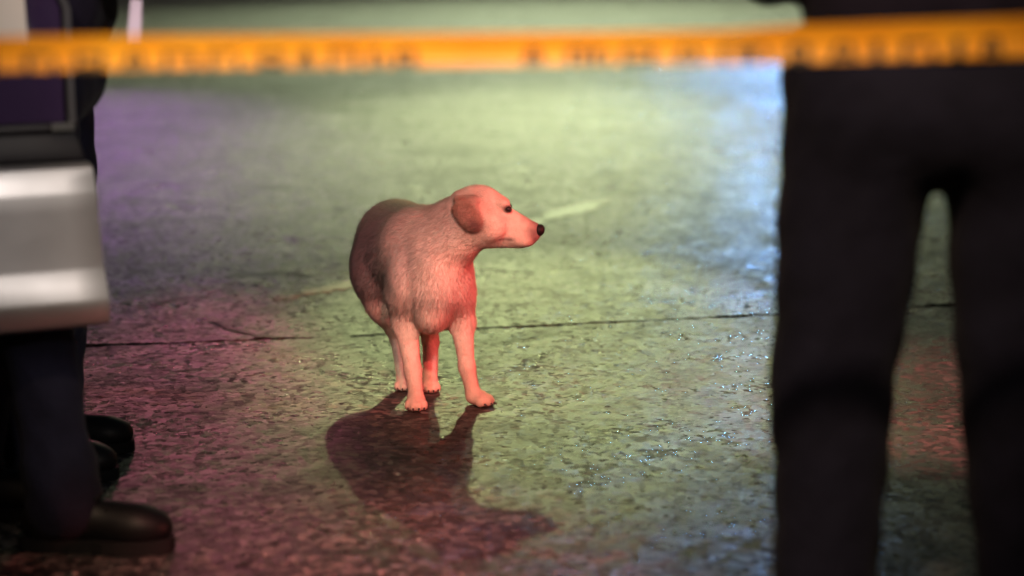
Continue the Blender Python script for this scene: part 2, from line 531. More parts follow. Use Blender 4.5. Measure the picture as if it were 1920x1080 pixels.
# loose grit and chips of stone bedded in the road where the camera looks
def grit(n):
    ico = bmesh.new(); bmesh.ops.create_icosphere(ico, subdivisions=1, radius=1)
    iv = np.array([v.co[:] for v in ico.verts]); jf = np.array([[v.index for v in f.verts] for f in ico.faces]); ico.free()
    V = []; F = []
    for i in range(n):
        y = 3.6 + 9.0 * rng.random() ** 1.5
        x = rng.uniform(-0.30, 0.30) * y
        if abs(y - crack_y(x)) < 0.03: continue
        r = float(np.clip(rng.lognormal(math.log(0.0036), 0.35), 0.0018, 0.009))
        q = iv * (1 + rng.normal(0, 0.16, iv.shape)) * np.array([r * rng.uniform(0.9, 1.5), r * rng.uniform(0.9, 1.5), r * rng.uniform(0.5, 0.8)])
        a = rng.uniform(0, 6.28); c, s = math.cos(a), math.sin(a)
        q = np.stack([q[:, 0] * c - q[:, 1] * s + x, q[:, 0] * s + q[:, 1] * c + y, q[:, 2] - r * 0.05], 1)
        F.append(jf + len(V) * len(iv)); V.append(q)
    V = np.concatenate(V); F = np.concatenate(F)
    me = bpy.data.meshes.new('road_grit')
    me.vertices.add(len(V)); me.vertices.foreach_set('co', V.astype(np.float32).ravel())
    me.loops.add(len(F) * 3); me.loops.foreach_set('vertex_index', F.ravel().astype(np.int32))
    me.polygons.add(len(F)); me.polygons.foreach_set('loop_start', np.arange(0, len(F) * 3, 3, dtype=np.int32))
    me.polygons.foreach_set('loop_total', np.full(len(F), 3, np.int32))
    me.update(calc_edges=True)
    return me
m, N, L, B = mat('stone_chips', (0.1, 0.1, 0.1), 0.42)
gi = N.new('ShaderNodeNewGeometry')
r = ramp(N, L, gi.outputs['Random Per Island'], [(0.0, g(0.03)), (0.7, (0.09, 0.085, 0.08)), (1.0, (0.26, 0.25, 0.22))])
L.new(r.outputs[0], B.inputs['Base Color'])
r = ramp(N, L, gi.outputs['Random Per Island'], [(0.0, g(0.5)), (0.5, g(0.28)), (1.0, g(0.5))])
L.new(r.outputs[0], B.inputs['Roughness'])
M['chips'] = m
gr = link('road_grit', grit(700), M['chips'])
tag(gr, 'fine stone grit bedded in the wet road', None, None, 'stuff')

# ------------------------------------------------------------------ dog
CREAM = (0.68, 0.55, 0.44); TAN = (0.40, 0.27, 0.18); EAR = (0.22, 0.125, 0.09); GREY = (0.42, 0.35, 0.32); PALE = (0.72, 0.62, 0.52)
def build_dog():
    O = np.array([-0.21, 5.25, 0.0])
    Fd = Field((-0.30, -0.30, -0.02), (0.34, 0.52, 0.64), 0.0052)
    def w(p): return tuple(np.array(p) - O)
    cone = lambda a, b, r1, r2, k=0.03, sq=None, col=None: Fd.cone(w(a), w(b), r1, r2, k, sq, col)
    ball = lambda c, r, k=0.03, rot=(0, 0, 0), col=None: Fd.ball(w(c), r, k, rot, col)
    # trunk
    ball((-0.212, 5.235, 0.348), (0.090, 0.145, 0.122), 0.04, (0, 0, 0.25), PALE)          # chest
    ball((-0.208, 5.165, 0.345), (0.064, 0.068, 0.100), 0.04, (0, 0, 0), PALE)             # breast
    cone((-0.235, 5.27, 0.375), (-0.315, 5.50, 0.350), 0.112, 0.126, 0.05, None, GREY)      # barrel
    cone((-0.255, 5.32, 0.420), (-0.325, 5.58, 0.400), 0.090, 0.090, 0.05, None, GREY)      # back
    ball((-0.332, 5.60, 0.375), (0.105, 0.10, 0.105), 0.05, (0, 0, 0), GREY)               # rump
    ball((-0.335, 5.47, 0.300), (0.108, 0.12, 0.085), 0.04, (0, 0, 0.3), GREY)              # belly
    ball((-0.214, 5.205, 0.238), (0.042, 0.085, 0.048), 0.04, (0, 0, 0), CREAM)              # keel
    # neck
    cone((-0.235, 5.28, 0.415), (-0.118, 5.135, 0.522), 0.090, 0.060, 0.05, None, (0.58, 0.48, 0.41))
    cone((-0.190, 5.165, 0.405), (-0.100, 5.120, 0.480), 0.068, 0.050, 0.04, None, CREAM)
    # head
    ball((-0.086, 5.125, 0.530), (0.072, 0.060, 0.069), 0.02, (0, 0.15, 0), CREAM)
    ball((-0.062, 5.118, 0.488), (0.056, 0.058, 0.048), 0.025, (0, 0.1, 0), CREAM)
    cone((-0.038, 5.118, 0.500), (0.050, 5.100, 0.480), 0.054, 0.0275, 0.02, ((0, 1, 0), 0.78), CREAM)
    cone((-0.030, 5.118, 0.470), (0.040, 5.102, 0.456), 0.026, 0.017, 0.015, ((0, 1, 0), 1.1), CREAM)
    cone((-0.055, 5.115, 0.455), (0.022, 5.102, 0.447), 0.018, 0.011, 0.012, None, CREAM)
    for s in (-1, 1):
        ball((-0.022, 5.115 + s * 0.026, 0.553), (0.020, 0.014, 0.012), 0.015, (0, 0.5, 0), CREAM)    # brow
        ball((0.022, 5.104 + s * 0.019, 0.462), (0.032, 0.012, 0.017), 0.012, (0, 0.12, s * 0.1), CREAM)  # flews
        ball((-0.048, 5.116 + s * 0.047, 0.498), (0.030, 0.014, 0.028), 0.02, (0, 0, 0), CREAM)
    # eye sockets
    for s in (-1, 1):
        Fd.ball(w((-0.008, 5.112 + s * 0.040, 0.539)), (0.010, 0.010, 0.008), 0.008, (0, 0, 0), None, True)
    # ears: flaps hanging from the back of the skull
    for s in (-1, 1):
        y0 = 5.122
        cone((-0.140, y0 + s * 0.046, 0.568), (-0.096, y0 + s * 0.052, 0.566), 0.011, 0.011, 0.014, None, EAR)
        Fd.ball(w((-0.120, y0 + s * 0.0605, 0.540)), (0.036, 0.0085, 0.031), 0.012, (s * -0.22, 0.10, s * 0.06), EAR)
        Fd.ball(w((-0.110, y0 + s * 0.0640, 0.519)), (0.028, 0.0075, 0.026), 0.014, (s * -0.05, 0.5, s * 0.04), EAR)
        Fd.ball(w((-0.099, y0 + s * 0.0640, 0.503)), (0.017, 0.0070, 0.018), 0.012, (0, 0.5, 0), EAR)
    # front legs
    # viewer's left
    ball((-0.284, 5.200, 0.335), (0.046, 0.075, 0.088), 0.022, (0.2, 0, 0), PALE)
    cone((-0.285, 5.215, 0.290), (-0.284, 5.225, 0.215), 0.050, 0.036, 0.03, None, PALE)
    cone((-0.284, 5.222, 0.215), (-0.263, 5.170, 0.095), 0.033, 0.0210, 0.02, None, CREAM)
    cone((-0.263, 5.170, 0.095), (-0.255, 5.142, 0.040), 0.0225, 0.0200, 0.015, None, CREAM)
    # viewer's right
    ball((-0.148, 5.200, 0.330), (0.046, 0.072, 0.086), 0.022, (0.2, 0, 0), PALE)
    cone((-0.146, 5.215, 0.290), (-0.134, 5.225, 0.215), 0.047, 0.034, 0.03, None, PALE)
    cone((-0.134, 5.222, 0.215), (-0.120, 5.192, 0.100), 0.031, 0.0200, 0.02, None, CREAM)
    cone((-0.120, 5.192, 0.100), (-0.106, 5.185, 0.042), 0.0215, 0.0195, 0.015, None, CREAM)
    # hind legs
    for hip, knee, hock, pa, kx in (((-0.366, 5.545, 0.315), (-0.356, 5.440, 0.220), (-0.318, 5.480, 0.118), (-0.300, 5.385, 0.026), 1), ((-0.268, 5.540, 0.315), (-0.240, 5.430, 0.215), (-0.228, 5.462, 0.115), (-0.225, 5.362, 0.026), 1)):
        cone(hip, knee, 0.082, 0.046, 0.04, None, GREY if kx and hip[0] < -0.3 else TAN)
        cone(knee, hock, 0.040, 0.021, 0.025, None, TAN)
        cone(hock, pa, 0.0225, 0.0195, 0.015, None, CREAM)
    # paws: pad body and four toes
    claws = []
    def paw(c, ang, sz):
        d = np.array([math.sin(ang), -math.cos(ang), 0]); sd = np.array([math.cos(ang), math.sin(ang), 0])
        c = np.array(c)
        Fd.ball(w(c), (0.026 * sz, 0.034 * sz, 0.021 * sz), 0.012, (0, 0, ang), CREAM)
        for j, (o1, o2) in enumerate(((-0.021, 0.020), (-0.0075, 0.031), (0.0075, 0.031), (0.021, 0.020))):
            p = c + sd * o1 * sz + d * o2 * sz; p[2] = 0.0145 * sz
            Fd.ball(w(p), (0.0105 * sz, 0.0165 * sz, 0.0145 * sz), 0.004, (0, 0, ang), CREAM)
            q = p + d * 0.0155 * sz; q[2] = 0.010 * sz
            claws.append((q, d))
    paw((-0.254, 5.135, 0.021), 0.05, 1.0)
    paw((-0.092, 5.178, 0.021), 1.05, 1.02)
    paw((-0.298, 5.368, 0.019), 0.1, 0.92)
    paw((-0.225, 5.345, 0.019), 0.1, 0.92)
    # tail, hanging tucked behind
    cone((-0.335, 5.68, 0.400), (-0.330, 5.705, 0.300), 0.024, 0.018, 0.02, None, GREY)
    cone((-0.330, 5.705, 0.300), (-0.322, 5.68, 0.190), 0.018, 0.010, 0.015, None, GREY)

    def seg(V, a, b):
        a = np.array(w(a), np.float32); b = np.array(w(b), np.float32); ab = b - a
        t = np.clip(((V - a) @ ab) / (ab @ ab), 0, 1)
        return np.linalg.norm(V - (a + t[:, None] * ab), axis=1)
    def paint(V, C):
        def lay(d, r, soft, col, amt=1.0):
            k = (amt * np.clip((r + soft - d) / soft, 0, 1))[:, None]
            return C * (1 - k) + np.array(col, np.float32) * k
        DARK = (0.24, 0.19, 0.19)
        C = lay(seg(V, (-0.400, 5.42, 0.40), (-0.410, 5.62, 0.32)), 0.075, 0.10, DARK, 0.95)
        C = lay(seg(V, (-0.300, 5.40, 0.54), (-0.330, 5.66, 0.48)), 0.05, 0.08, DARK, 0.9)
        C = lay(seg(V, (-0.290, 5.150, 0.420), (-0.200, 5.095, 0.505)), 0.045, 0.060, (0.55, 0.46, 0.40), 0.8)
        C = lay(seg(V, (-0.330, 5.180, 0.340), (-0.300, 5.150, 0.400)), 0.030, 0.050, (0.50, 0.42, 0.38), 0.7)
        for s in (-1, 1):
            C = lay(seg(V, (-0.135, 5.122 + s * 0.068, 0.548), (-0.100, 5.122 + s * 0.072, 0.508)), 0.026, 0.010, EAR, 0.95)
            C = lay(seg(V, (-0.128, 5.122 + s * 0.070, 0.538), (-0.118, 5.122 + s * 0.072, 0.525)), 0.006, 0.016, (0.26, 0.14, 0.11), 0.8)
            C = lay(seg(V, (-0.100, 5.122 + s * 0.072, 0.506), (-0.090, 5.122 + s * 0.070, 0.500)), 0.006, 0.014, (0.07, 0.035, 0.032), 0.8)
        for s in (-1, 1):
            ey = w((-0.009, 5.113 + s * 0.032, 0.5405))
            C = lay(np.linalg.norm((V - np.array(ey)) * np.array([1, 0.6, 1.2]), axis=1), 0.010, 0.008, (0.03, 0.018, 0.015), 0.9)
            C = lay(seg(V, (0.058, 5.10 + s * 0.016, 0.463), (-0.030, 5.113 + s * 0.036, 0.462)), 0.0015, 0.006, (0.06, 0.02, 0.025), 0.75)
        C = lay(seg(V, (0.062, 5.10, 0.474), (0.075, 5.10, 0.48)), 0.022, 0.022, (0.10, 0.045, 0.05), 0.8)
        C = lay(seg(V, (0.030, 5.10, 0.508), (0.07, 5.10, 0.495)), 0.006, 0.014, (0.12, 0.06, 0.06), 0.6)
        return C
    me = Fd.mesh('dog', CREAM, 'coat', paint, 0.014)
    me.materials.append(M['coat'])
    dog = link('dog', me, None, None, tuple(O))
    relax(dog, 2, 0.5)
    V = Fd.V
    def sph(name, c, r, mt, rot=(0, 0, 0)):
        bm = bmesh.new(); bmesh.ops.create_uvsphere(bm, u_segments=20, v_segments=12, radius=1)
        bm.transform(Matrix.Rotation(rot[2], 4, 'Z') @ Matrix.Rotation(rot[1], 4, 'Y') @ Matrix.Diagonal((*r, 1)))
        return link(name, bm_mesh(name, bm, True), mt, dog, tuple(np.array(c) - O))
    for s in (-1, 1):
        sph('eye', (-0.009, 5.1125 + s * 0.0285, 0.5400), (0.0090, 0.0085, 0.0080), M['wet_black'])
    sph('nose', (0.0700, 5.0985, 0.4840), (0.0150, 0.0185, 0.0165), M['nose'], (0, 0.35, 0))
    for q, d in claws:
        bm = bmesh.new()
        bmesh.ops.create_cone(bm, cap_ends=True, segments=8, radius1=0.0042, radius2=0.0012, depth=0.016)
        rot = Vector((d[0], d[1], -0.45)).to_track_quat('Z', 'Y').to_matrix().to_4x4()
        bm.transform(rot)
        link('claw', bm_mesh('claw', bm, True), M['claw'], dog, tuple(q - O))
    # short coat: many fine hairs lying along the body
    me = dog.data
    nf = len(me.polygons); cen = np.empty(nf * 3, np.float32); nor = np.empty(nf * 3, np.float32); are = np.empty(nf, np.float32)
    me.polygons.foreach_get('center', cen); me.polygons.foreach_get('normal', nor); me.polygons.foreach_get('area', are)
    cen = cen.reshape(-1, 3); nor = nor.reshape(-1, 3)
    vi = np.empty(nf * 4, np.int32); me.polygons.foreach_get('vertices', vi); vi = vi.reshape(-1, 4)
    vc = np.empty(len(me.vertices) * 4, np.float32); me.color_attributes['coat'].data.foreach_get('color', vc); vc = vc.reshape(-1, 4)
    vn = np.empty(len(me.vertices) * 3, np.float32); me.vertices.foreach_get('normal', vn); vn = vn.reshape(-1, 3)
    NH = 90000
    pick = rng.choice(nf, NH, p=are / are.sum())
    bw = rng.dirichlet((1, 1, 1, 1), NH).astype(np.float32)
    vco = np.empty(len(me.vertices) * 3, np.float32); me.vertices.foreach_get('co', vco); vco = vco.reshape(-1, 3)
    root = (vco[vi[pick]] * bw[..., None]).sum(1); nn = (vn[vi[pick]] * bw[..., None]).sum(1); nn /= np.linalg.norm(nn, axis=1)[:, None]
    hc = (vc[vi[pick]] * bw[..., None]).sum(1)
    Wp = root + O.astype(np.float32)
    flow = np.tile(np.array([-0.15, 0.55, -0.75], np.float32), (NH, 1))
    head = (Wp[:, 0] > -0.16) & (Wp[:, 2] > 0.43)
    legs = Wp[:, 2] < 0.21
    flow[head] = (-1.0, 0.1, -0.25); flow[legs] = (0.0, 0.15, -1.0)
    neck = (~head) & (Wp[:, 2] > 0.40) & (Wp[:, 1] < 5.30)
    flow[neck] = (-0.6, 0.3, -0.7)
    flow += rng.normal(0, 0.22, flow.shape)
    flow -= nn * (flow * nn).sum(1)[:, None]
    flow /= np.maximum(np.linalg.norm(flow, axis=1), 1e-4)[:, None]
    ln = rng.uniform(0.008, 0.016, NH).astype(np.float32)
    muz = np.clip((Wp[:, 0] + 0.08) / 0.10, 0, 1)
    ln = np.where((~head) & (~legs), ln * 1.25, ln)
    ln = np.where(head, ln * (0.8 - 0.50 * muz), ln); ln = np.where(legs, ln * 0.6, ln); ln = np.where(Wp[:, 2] < 0.05, ln * 0.5, ln)
    eyed = np.linalg.norm(Wp[:, [0, 2]] - np.array([-0.009, 0.540]), axis=1)
    keep = ~((eyed < 0.013) & head) & (Wp[:, 0] < 0.060) & (Wp[:, 2] > 0.012)
    root, nn, flow, ln, hc = root[keep], nn[keep], flow[keep], ln[keep], hc[keep]; NH = len(root)
    side = np.cross(nn, flow) * 0.00065
    tip = root + flow * ln[:, None] + nn * (ln * rng.uniform(0.12, 0.42, NH))[:, None]
    Vh = np.stack([root + side - nn * 0.0008, root - side - nn * 0.0008, tip], 1).reshape(-1, 3).astype(np.float32)
    fm = bpy.data.meshes.new('fur')
    fm.vertices.add(NH * 3); fm.vertices.foreach_set('co', Vh.ravel())
    fm.loops.add(NH * 3); fm.loops.foreach_set('vertex_index', np.arange(NH * 3, dtype=np.int32))
    fm.polygons.add(NH); fm.polygons.foreach_set('loop_start', np.arange(0, NH * 3, 3, dtype=np.int32)); fm.polygons.foreach_set('loop_total', np.full(NH, 3, np.int32))
    fm.update(calc_edges=True)
    tone = rng.uniform(0.72, 1.25, NH)[:, None]
    hcol = np.concatenate([hc[:, :3] * tone, np.ones((NH, 1))], 1).astype(np.float32)
    ca = fm.color_attributes.new('coat', 'FLOAT_COLOR', 'POINT'); ca.data.foreach_set('color', np.repeat(hcol, 3, 0).ravel())
    fm.polygons.foreach_set('use_smooth', np.ones(NH, bool))
    hn = nn * 0.9 + flow * 0.15 + rng.normal(0, 0.14, nn.shape); hn /= np.linalg.norm(hn, axis=1)[:, None]
    fm.normals_split_custom_set_from_vertices(np.repeat(hn, 3, 0).astype(np.float32))
    fur = link('fur', fm, M['fur'], dog); fur['kind'] = 'stuff'
    tag(dog, 'tan and cream dog standing on the road, its head turned to the right', 'dog')
    return dog
dog = build_dog()

# ------------------------------------------------------------------ people
def boot(parent, ankle, ang, length=0.29, sz=1.0, name='boot'):
    """ankle = point on the ground under the ankle, ang = heading in the XY plane"""
    Fb = Field((-0.13, -0.08, -0.01), (0.26, 0.08, 0.30), 0.006)
    Fb.cone((0, 0, 0.085), (-0.012, 0, 0.17), 0.048, 0.050, 0.02, ((0, 1, 0), 0.92))
    Fb.ball((-0.025, 0, 0.050), (0.056, 0.040, 0.050), 0.03)
    Fb.cone((0.0, 0, 0.062), (0.125, 0, 0.045), 0.050, 0.036, 0.03, ((0, 1, 0), 0.88))
    Fb.ball((0.135, 0.003, 0.042), (0.066, 0.047, 0.040), 0.03)
    Fb.ball((0, 0, -0.06), (0.3, 0.2, 0.068), 0.004, (0, 0, 0), None, True)
    me = Fb.mesh('boot'); me.materials.append(M['leather'])
    k = length / 0.285
    b = link(name, me, None, parent)
    b.scale = (k, k, k)
    b.rotation_euler = (0, 0, ang)
    b.location = Vector(ankle) - parent.location
    # sole
    bm = bmesh.new()
    pts = []
    for i in range(40):
        a = 2 * math.pi * i / 40
        x = 0.058 + 0.146 * math.cos(a)
        wdt = 0.052 if x > 0.06 else 0.045
        wdt -= 0.008 * math.exp(-((x - 0.04) / 0.04) ** 2)
        pts.append((x, wdt * math.copysign(abs(math.sin(a)) ** 0.62, math.sin(a))))
    lo = [bm.verts.new((x, y, 0.001)) for x, y in pts]; hi = [bm.verts.new((x * 0.995, y * 0.99, 0.026)) for x, y in pts]
    bm.faces.new(lo[::-1]); bm.faces.new(hi)
    for i in range(40):
        j = (i + 1) % 40
        bm.faces.new((lo[i], lo[j], hi[j], hi[i]))
    link('sole', bm_mesh('sole', bm), M['rubber'], b)
    # laces
    for j in range(4):
        bm = bmesh.new()
        bmesh.ops.create_cone(bm, cap_ends=True, segments=6, radius1=0.004, radius2=0.004, depth=0.058)
        bm.transform(Matrix.Rotation(math.pi / 2, 4, 'X'))
        link('lace', bm_mesh('lace', bm), M['rubber'], b, (0.085 - 0.017 * j, 0, 0.083 + 0.019 * j))
    return b

def person(name, base, face, legs, height, hips, jacket, label, arms, head_turn=0.0, lean=0.0, voxel=0.012, cuff=0.06, thigh=0.098, hipw=0.085, blen=0.29):
    """base: ground point below the pelvis; face: heading angle in XY (0 = +X); legs: two (hip, knee, ankle, toe heading) in world metres"""
    O = np.array([base[0], base[1], 0.0])
    root = empty(name, tuple(O), label, 'person')
    fx = np.array([math.cos(face), math.sin(face), 0]); sx = np.array([-math.sin(face), math.cos(face), 0])   # forward, left
    Fp = Field((-0.62, -0.62, -0.02), (0.62, 0.62, height + 0.06), voxel)
    up = np.array([0, 0, 1.0])
    hz = hips
    def lp(f, s, z):
        return fx * (f + lean * max(0, z - hz)) + sx * s + up * z
    # trousers
    for hip, knee, ankle, toe in legs:
        h_, k_, a_ = [np.array(q) - O for q in (hip, knee, ankle)]
        Fp.cone(h_, k_, thigh, thigh * 0.83, 0.03)
        Fp.cone(k_, a_ + up * 0.10, thigh * 0.83, cuff + 0.012, 0.006)
        Fp.cone(a_ + up * 0.16, a_ + up * 0.085, cuff + 0.016, cuff + 0.014, 0.03)
    Fp.cone(lp(0, -hipw, hz + 0.02), lp(0, hipw, hz + 0.02), 0.118, 0.118, 0.06)
    Fp.cone(lp(-0.045, -0.08, hz - 0.02), lp(-0.045, 0.08, hz - 0.02), 0.100, 0.100, 0.06)
    def folds(P):
        z = P[:, 2]
        f = 0.0022 * np.sin(z * 58 + 5 * np.sin(P[:, 0] * 17) + 4 * np.cos(P[:, 1] * 19))
        f += 0.0018 * np.sin(z * 23 + 11 * P[:, 0] - 7 * P[:, 1] + 1.3)
        return f
    Fp.warp(folds)
    me = Fp.mesh('trousers'); me.materials.append(M['uniform'])
    tr = link('trousers', me, None, root); relax(tr, 2)
    # jacket and torso with arms
    Ft = Field((-0.75, -0.75, hz - 0.15), (0.75, 0.75, height + 0.06), voxel)
    jz = jacket
    sh = height * 0.815
    Ft.cone(lp(0, -0.09, jz + 0.05), lp(0, 0.09, jz + 0.05), 0.128, 0.128, 0.05)
    Ft.cone(lp(0, -0.075, jz + 0.14), lp(0, -0.10, sh - 0.10), 0.125, 0.125, 0.06)
    Ft.cone(lp(0, 0.075, jz + 0.14), lp(0, 0.10, sh - 0.10), 0.125, 0.125, 0.06)
    Ft.cone(lp(0, -0.155, sh - 0.01), lp(0, 0.155, sh - 0.01), 0.072, 0.072, 0.08)
    Ft.cone(lp(0, 0, sh), lp(0.01, 0, sh + 0.07), 0.080, 0.066, 0.05)
    for s, (elbow, wrist) in zip((-1, 1), arms):
        shp = lp(0, s * 0.195, sh - 0.02); e_ = lp(*elbow); w_ = lp(*wrist)
        Ft.cone(shp, e_, 0.066, 0.052, 0.04); Ft.cone(e_, w_, 0.053, 0.040, 0.03)
    Ft.D = np.maximum(Ft.D, (jz - Ft.ax[2])[None, None, :])
    Ft.warp(lambda P: 0.005 * np.sin(P[:, 2] * 33 + 6 * np.sin(P[:, 0] * 11) + 5 * P[:, 1]))
    me = Ft.mesh('jacket'); me.materials.append(M['jacket'])
    jk = link('jacket', me, None, root); relax(jk, 2)
    # head with face, ears and hair
    hd = empty('head', (0, 0, 0)); hd.parent = root
    hc = lp(0.025, 0, height - 0.115); hd.location = hc; hd.rotation_euler = (0, 0, face + head_turn)
    Fh = Field((-0.14, -0.12, -0.20), (0.16, 0.12, 0.14), 0.006)
    Fh.ball((0, 0, 0.02), (0.095, 0.076, 0.098), 0.02)
    Fh.ball((0.030, 0, -0.045), (0.062, 0.060, 0.070), 0.03)
    Fh.cone((0.098, 0, 0.005), (0.112, 0, -0.030), 0.009, 0.014, 0.012)
    Fh.ball((0.082, 0, -0.062), (0.016, 0.026, 0.010), 0.010)
    Fh.ball((0.075, 0, -0.095), (0.022, 0.026, 0.020), 0.02)
    Fh.cone((-0.015, 0, -0.06), (-0.03, 0, -0.19), 0.058, 0.060, 0.03)
    for s in (-1, 1):
        Fh.ball((0.085, s * 0.032, 0.012), (0.014, 0.016, 0.011), 0.01, (0, 0, 0), None, True)
        Fh.ball((-0.008, s * 0.078, -0.01), (0.018, 0.008, 0.032), 0.008)
    me = Fh.mesh('face'); me.materials.append(M['skin']); link('face', me, None, hd)
    Fh = Field((-0.14, -0.12, -0.12), (0.16, 0.12, 0.16), 0.007)
    Fh.ball((-0.012, 0, 0.032), (0.104, 0.086, 0.102), 0.02)
    Fh.ball((0.085, 0, -0.06), (0.09, 0.12, 0.10), 0.02, (0, 0, 0), None, True)
    me = Fh.mesh('hair'); me.materials.append(M['hair']); link('hair', me, None, hd)
    for s in (-1, 1):
        bm = bmesh.new(); bmesh.ops.create_uvsphere(bm, u_segments=12, v_segments=8, radius=0.011)
        link('eye', bm_mesh('eye', bm, True), M['wet_black'], hd, (0.077, s * 0.032, 0.012))
    # hands
    for s, (elbow, wrist) in zip((-1, 1), arms):
        e_ = lp(*elbow); w_ = lp(*wrist)
        d = w_ - e_; d /= np.linalg.norm(d)
        ref = sx * s
        side = np.cross(d, ref); side /= np.linalg.norm(side)
        nrm = np.cross(side, d)
        Fh = Field(w_ - 0.2, w_ + 0.2, 0.0055)
        pc = w_ + d * 0.05
        Fh.cone(w_ - d * 0.03, w_ + d * 0.02, 0.026, 0.026, 0.01)
        for j in range(4):
            o = side * (0.028 - 0.0185 * j)
            k0 = pc + o + d * 0.034
            Fh.cone(w_ + d * 0.02 + o * 0.7, k0, 0.015, 0.012, 0.012)
            ln = (0.036, 0.041, 0.038, 0.030)[j]
            k1 = k0 + d * ln * 0.85 - nrm * ln * 0.5
            k2 = k1 + d * ln * 0.35 - nrm * ln * 0.75
            Fh.cone(k0, k1, 0.0102, 0.0092, 0.004); Fh.cone(k1, k2, 0.0092, 0.008, 0.004)
        t0 = w_ + d * 0.025 + side * 0.026
        t1 = t0 + d * 0.035 + side * 0.022 - nrm * 0.012
        t2 = t1 + d * 0.028 + side * 0.002 - nrm * 0.012
        Fh.cone(t0, t1, 0.015, 0.0115, 0.012); Fh.cone(t1, t2, 0.0115, 0.009, 0.004)
        me = Fh.mesh('hand'); me.materials.append(M['rubber'])
        link('hand', me, None, root)
    # boots
    for hip, knee, ankle, toe in legs:
        boot(root, ankle, toe, blen)
    # belt with holster
    bm = bmesh.new(); n = 40
    ring = []
    for zz, rr in ((jz - 0.035, 1.0), (jz + 0.008, 1.0)):
        ring.append([bm.verts.new(tuple(lp(0.136 * rr * math.cos(2 * math.pi * i / n), 0.222 * rr * math.sin(2 * math.pi * i / n), zz))) for i in range(n)])
    for i in range(n):
        j = (i + 1) % n
        bm.faces.new((ring[0][i], ring[0][j], ring[1][j], ring[1][i]))
    bl = link('belt', bm_mesh('belt', bm, True), M['leather'], root)
    sd = bl.modifiers.new('thick', 'SOLIDIFY'); sd.thickness = 0.005
    return root

# officer on the right, seen from behind
person('person', (0.645, 3.0), R(90), [((0.522, 3.0, 0.90), (0.494, 3.0, 0.55), (0.494, 3.0, 0.0), R(100)), ((0.768, 3.0, 0.90), (0.786, 3.0, 0.55), (0.826, 3.0, 0.0), R(78))],
       1.80, 1.0, 1.095, 'person in dark uniform seen from behind at the right edge, legs apart',
       [((-0.02, -0.27, 1.20), (0.17, -0.14, 1.17)), ((-0.02, 0.27, 1.20), (0.17, 0.14, 1.17))], 0.0, 0.0, 0.011, 0.062, 0.116, 0.122)
# two people behind the open car door, facing right
person('person', (-0.95, 4.02), R(0), [((-0.965, 3.94, 0.90), (-0.965, 3.935, 0.50), (-0.915, 3.925, 0.0), R(-3)), ((-1.06, 4.12, 0.90), (-1.10, 4.13, 0.50), (-1.17, 4.14, 0.0), R(8))],
       1.76, 0.95, 1.02, 'person in dark clothes behind the open car door, boot toe nearest the camera',
       [((-0.02, -0.26, 1.24), (0.18, -0.20, 1.195)), ((0.0, 0.26, 1.19), (0.18, 0.20, 1.24))], 0.0, 0.03, 0.012, 0.056, 0.090, 0.085, 0.315)
person('person', (-1.10, 4.56), R(4), [((-1.06, 4.46, 0.90), (-1.05, 4.45, 0.50), (-1.115, 4.45, 0.0), R(2)), ((-1.07, 4.66, 0.90), (-1.06, 4.67, 0.50), (-1.125, 4.69, 0.0), R(6))],
       1.74, 0.95, 1.03, 'person in dark clothes standing farther back, both shoe toes showing past the legs',
       [((-0.10, -0.25, 1.15), (-0.04, -0.24, 0.92)), ((-0.10, 0.25, 1.15), (-0.04, 0.24, 0.92))], 0.3, 0.0, 0.013, 0.060, 0.092)

# pale plastic sheet hanging from the hand above the door
bm = bmesh.new()
pv = [(-0.010, 0.0, 0.0), (0.010, 0.004, 0.0), (0.011, -0.004, -0.04), (0.004, 0.006, -0.09), (-0.020, 0.0, -0.09), (-0.018, 0.006, -0.05)]
f_ = bm.faces.new([bm.verts.new(v) for v in pv])
ex = bmesh.ops.extrude_face_region(bm, geom=[f_])
bmesh.ops.translate(bm, vec=(0, 0.006, 0), verts=[v for v in ex['geom'] if isinstance(v, bmesh.types.BMVert)])
ps = link('plastic_sheet', bm_mesh('plastic_sheet', bm), M['plastic'], None, (-0.722, 3.86, 1.115))
tag(ps, 'small pale strip catching violet light beside a dark hand, top left', 'plastic sheet')

# ------------------------------------------------------------------ car with its door open, on the left
HP = Vector((-1.642, 3.327, 0))
DOOR_A = R(26)
car = empty('car', (-2.5, 4.1, 0), 'silver car at the left edge, its front door standing open', 'car')
def cl(p): return (p[0] + 2.5, p[1] - 4.1, p[2])

def panel(name, prof, x_of, thick, mt, parent, nx=14, x0=0.0, wave=0.0):
    """sheet with side profile prof [(z, depth)], its far edge x_of(z); extruded along local x"""
    V = []; F = []
    for z, y in prof:
        x1 = x_of(z)
        for i in range(nx + 1):
            t = i / nx
            x = x0 + (x1 - x0) * t
            yy = y + 0.012 * (2 * t - 1) ** 2
            V.append((x, yy, z))
    for j in range(len(prof) - 1):
        for i in range(nx):
            a = j * (nx + 1) + i
            F.append((a, a + 1, a + nx + 2, a + nx + 1))
    me = mesh_from(name, V, F, True)
    o = link(name, me, mt, parent)
    sd = o.modifiers.new('thick', 'SOLIDIFY'); sd.thickness = thick; sd.offset = -1
    bv = o.modifiers.new('edge', 'BEVEL'); bv.width = 0.006; bv.segments = 2; bv.limit_method = 'ANGLE'
    return o

door = empty('door', (0, 0, 0)); door.parent = car
door.location = cl((HP.x, HP.y, 0)); door.rotation_euler = (0, 0, DOOR_A)
DL = 0.965
def edge_x(z):
    return float(np.interp(z, [0.49, 0.80, 0.88, 1.10, 1.45], [DL + 0.012, DL - 0.012, DL - 0.035, DL - 0.03, DL - 0.16]))
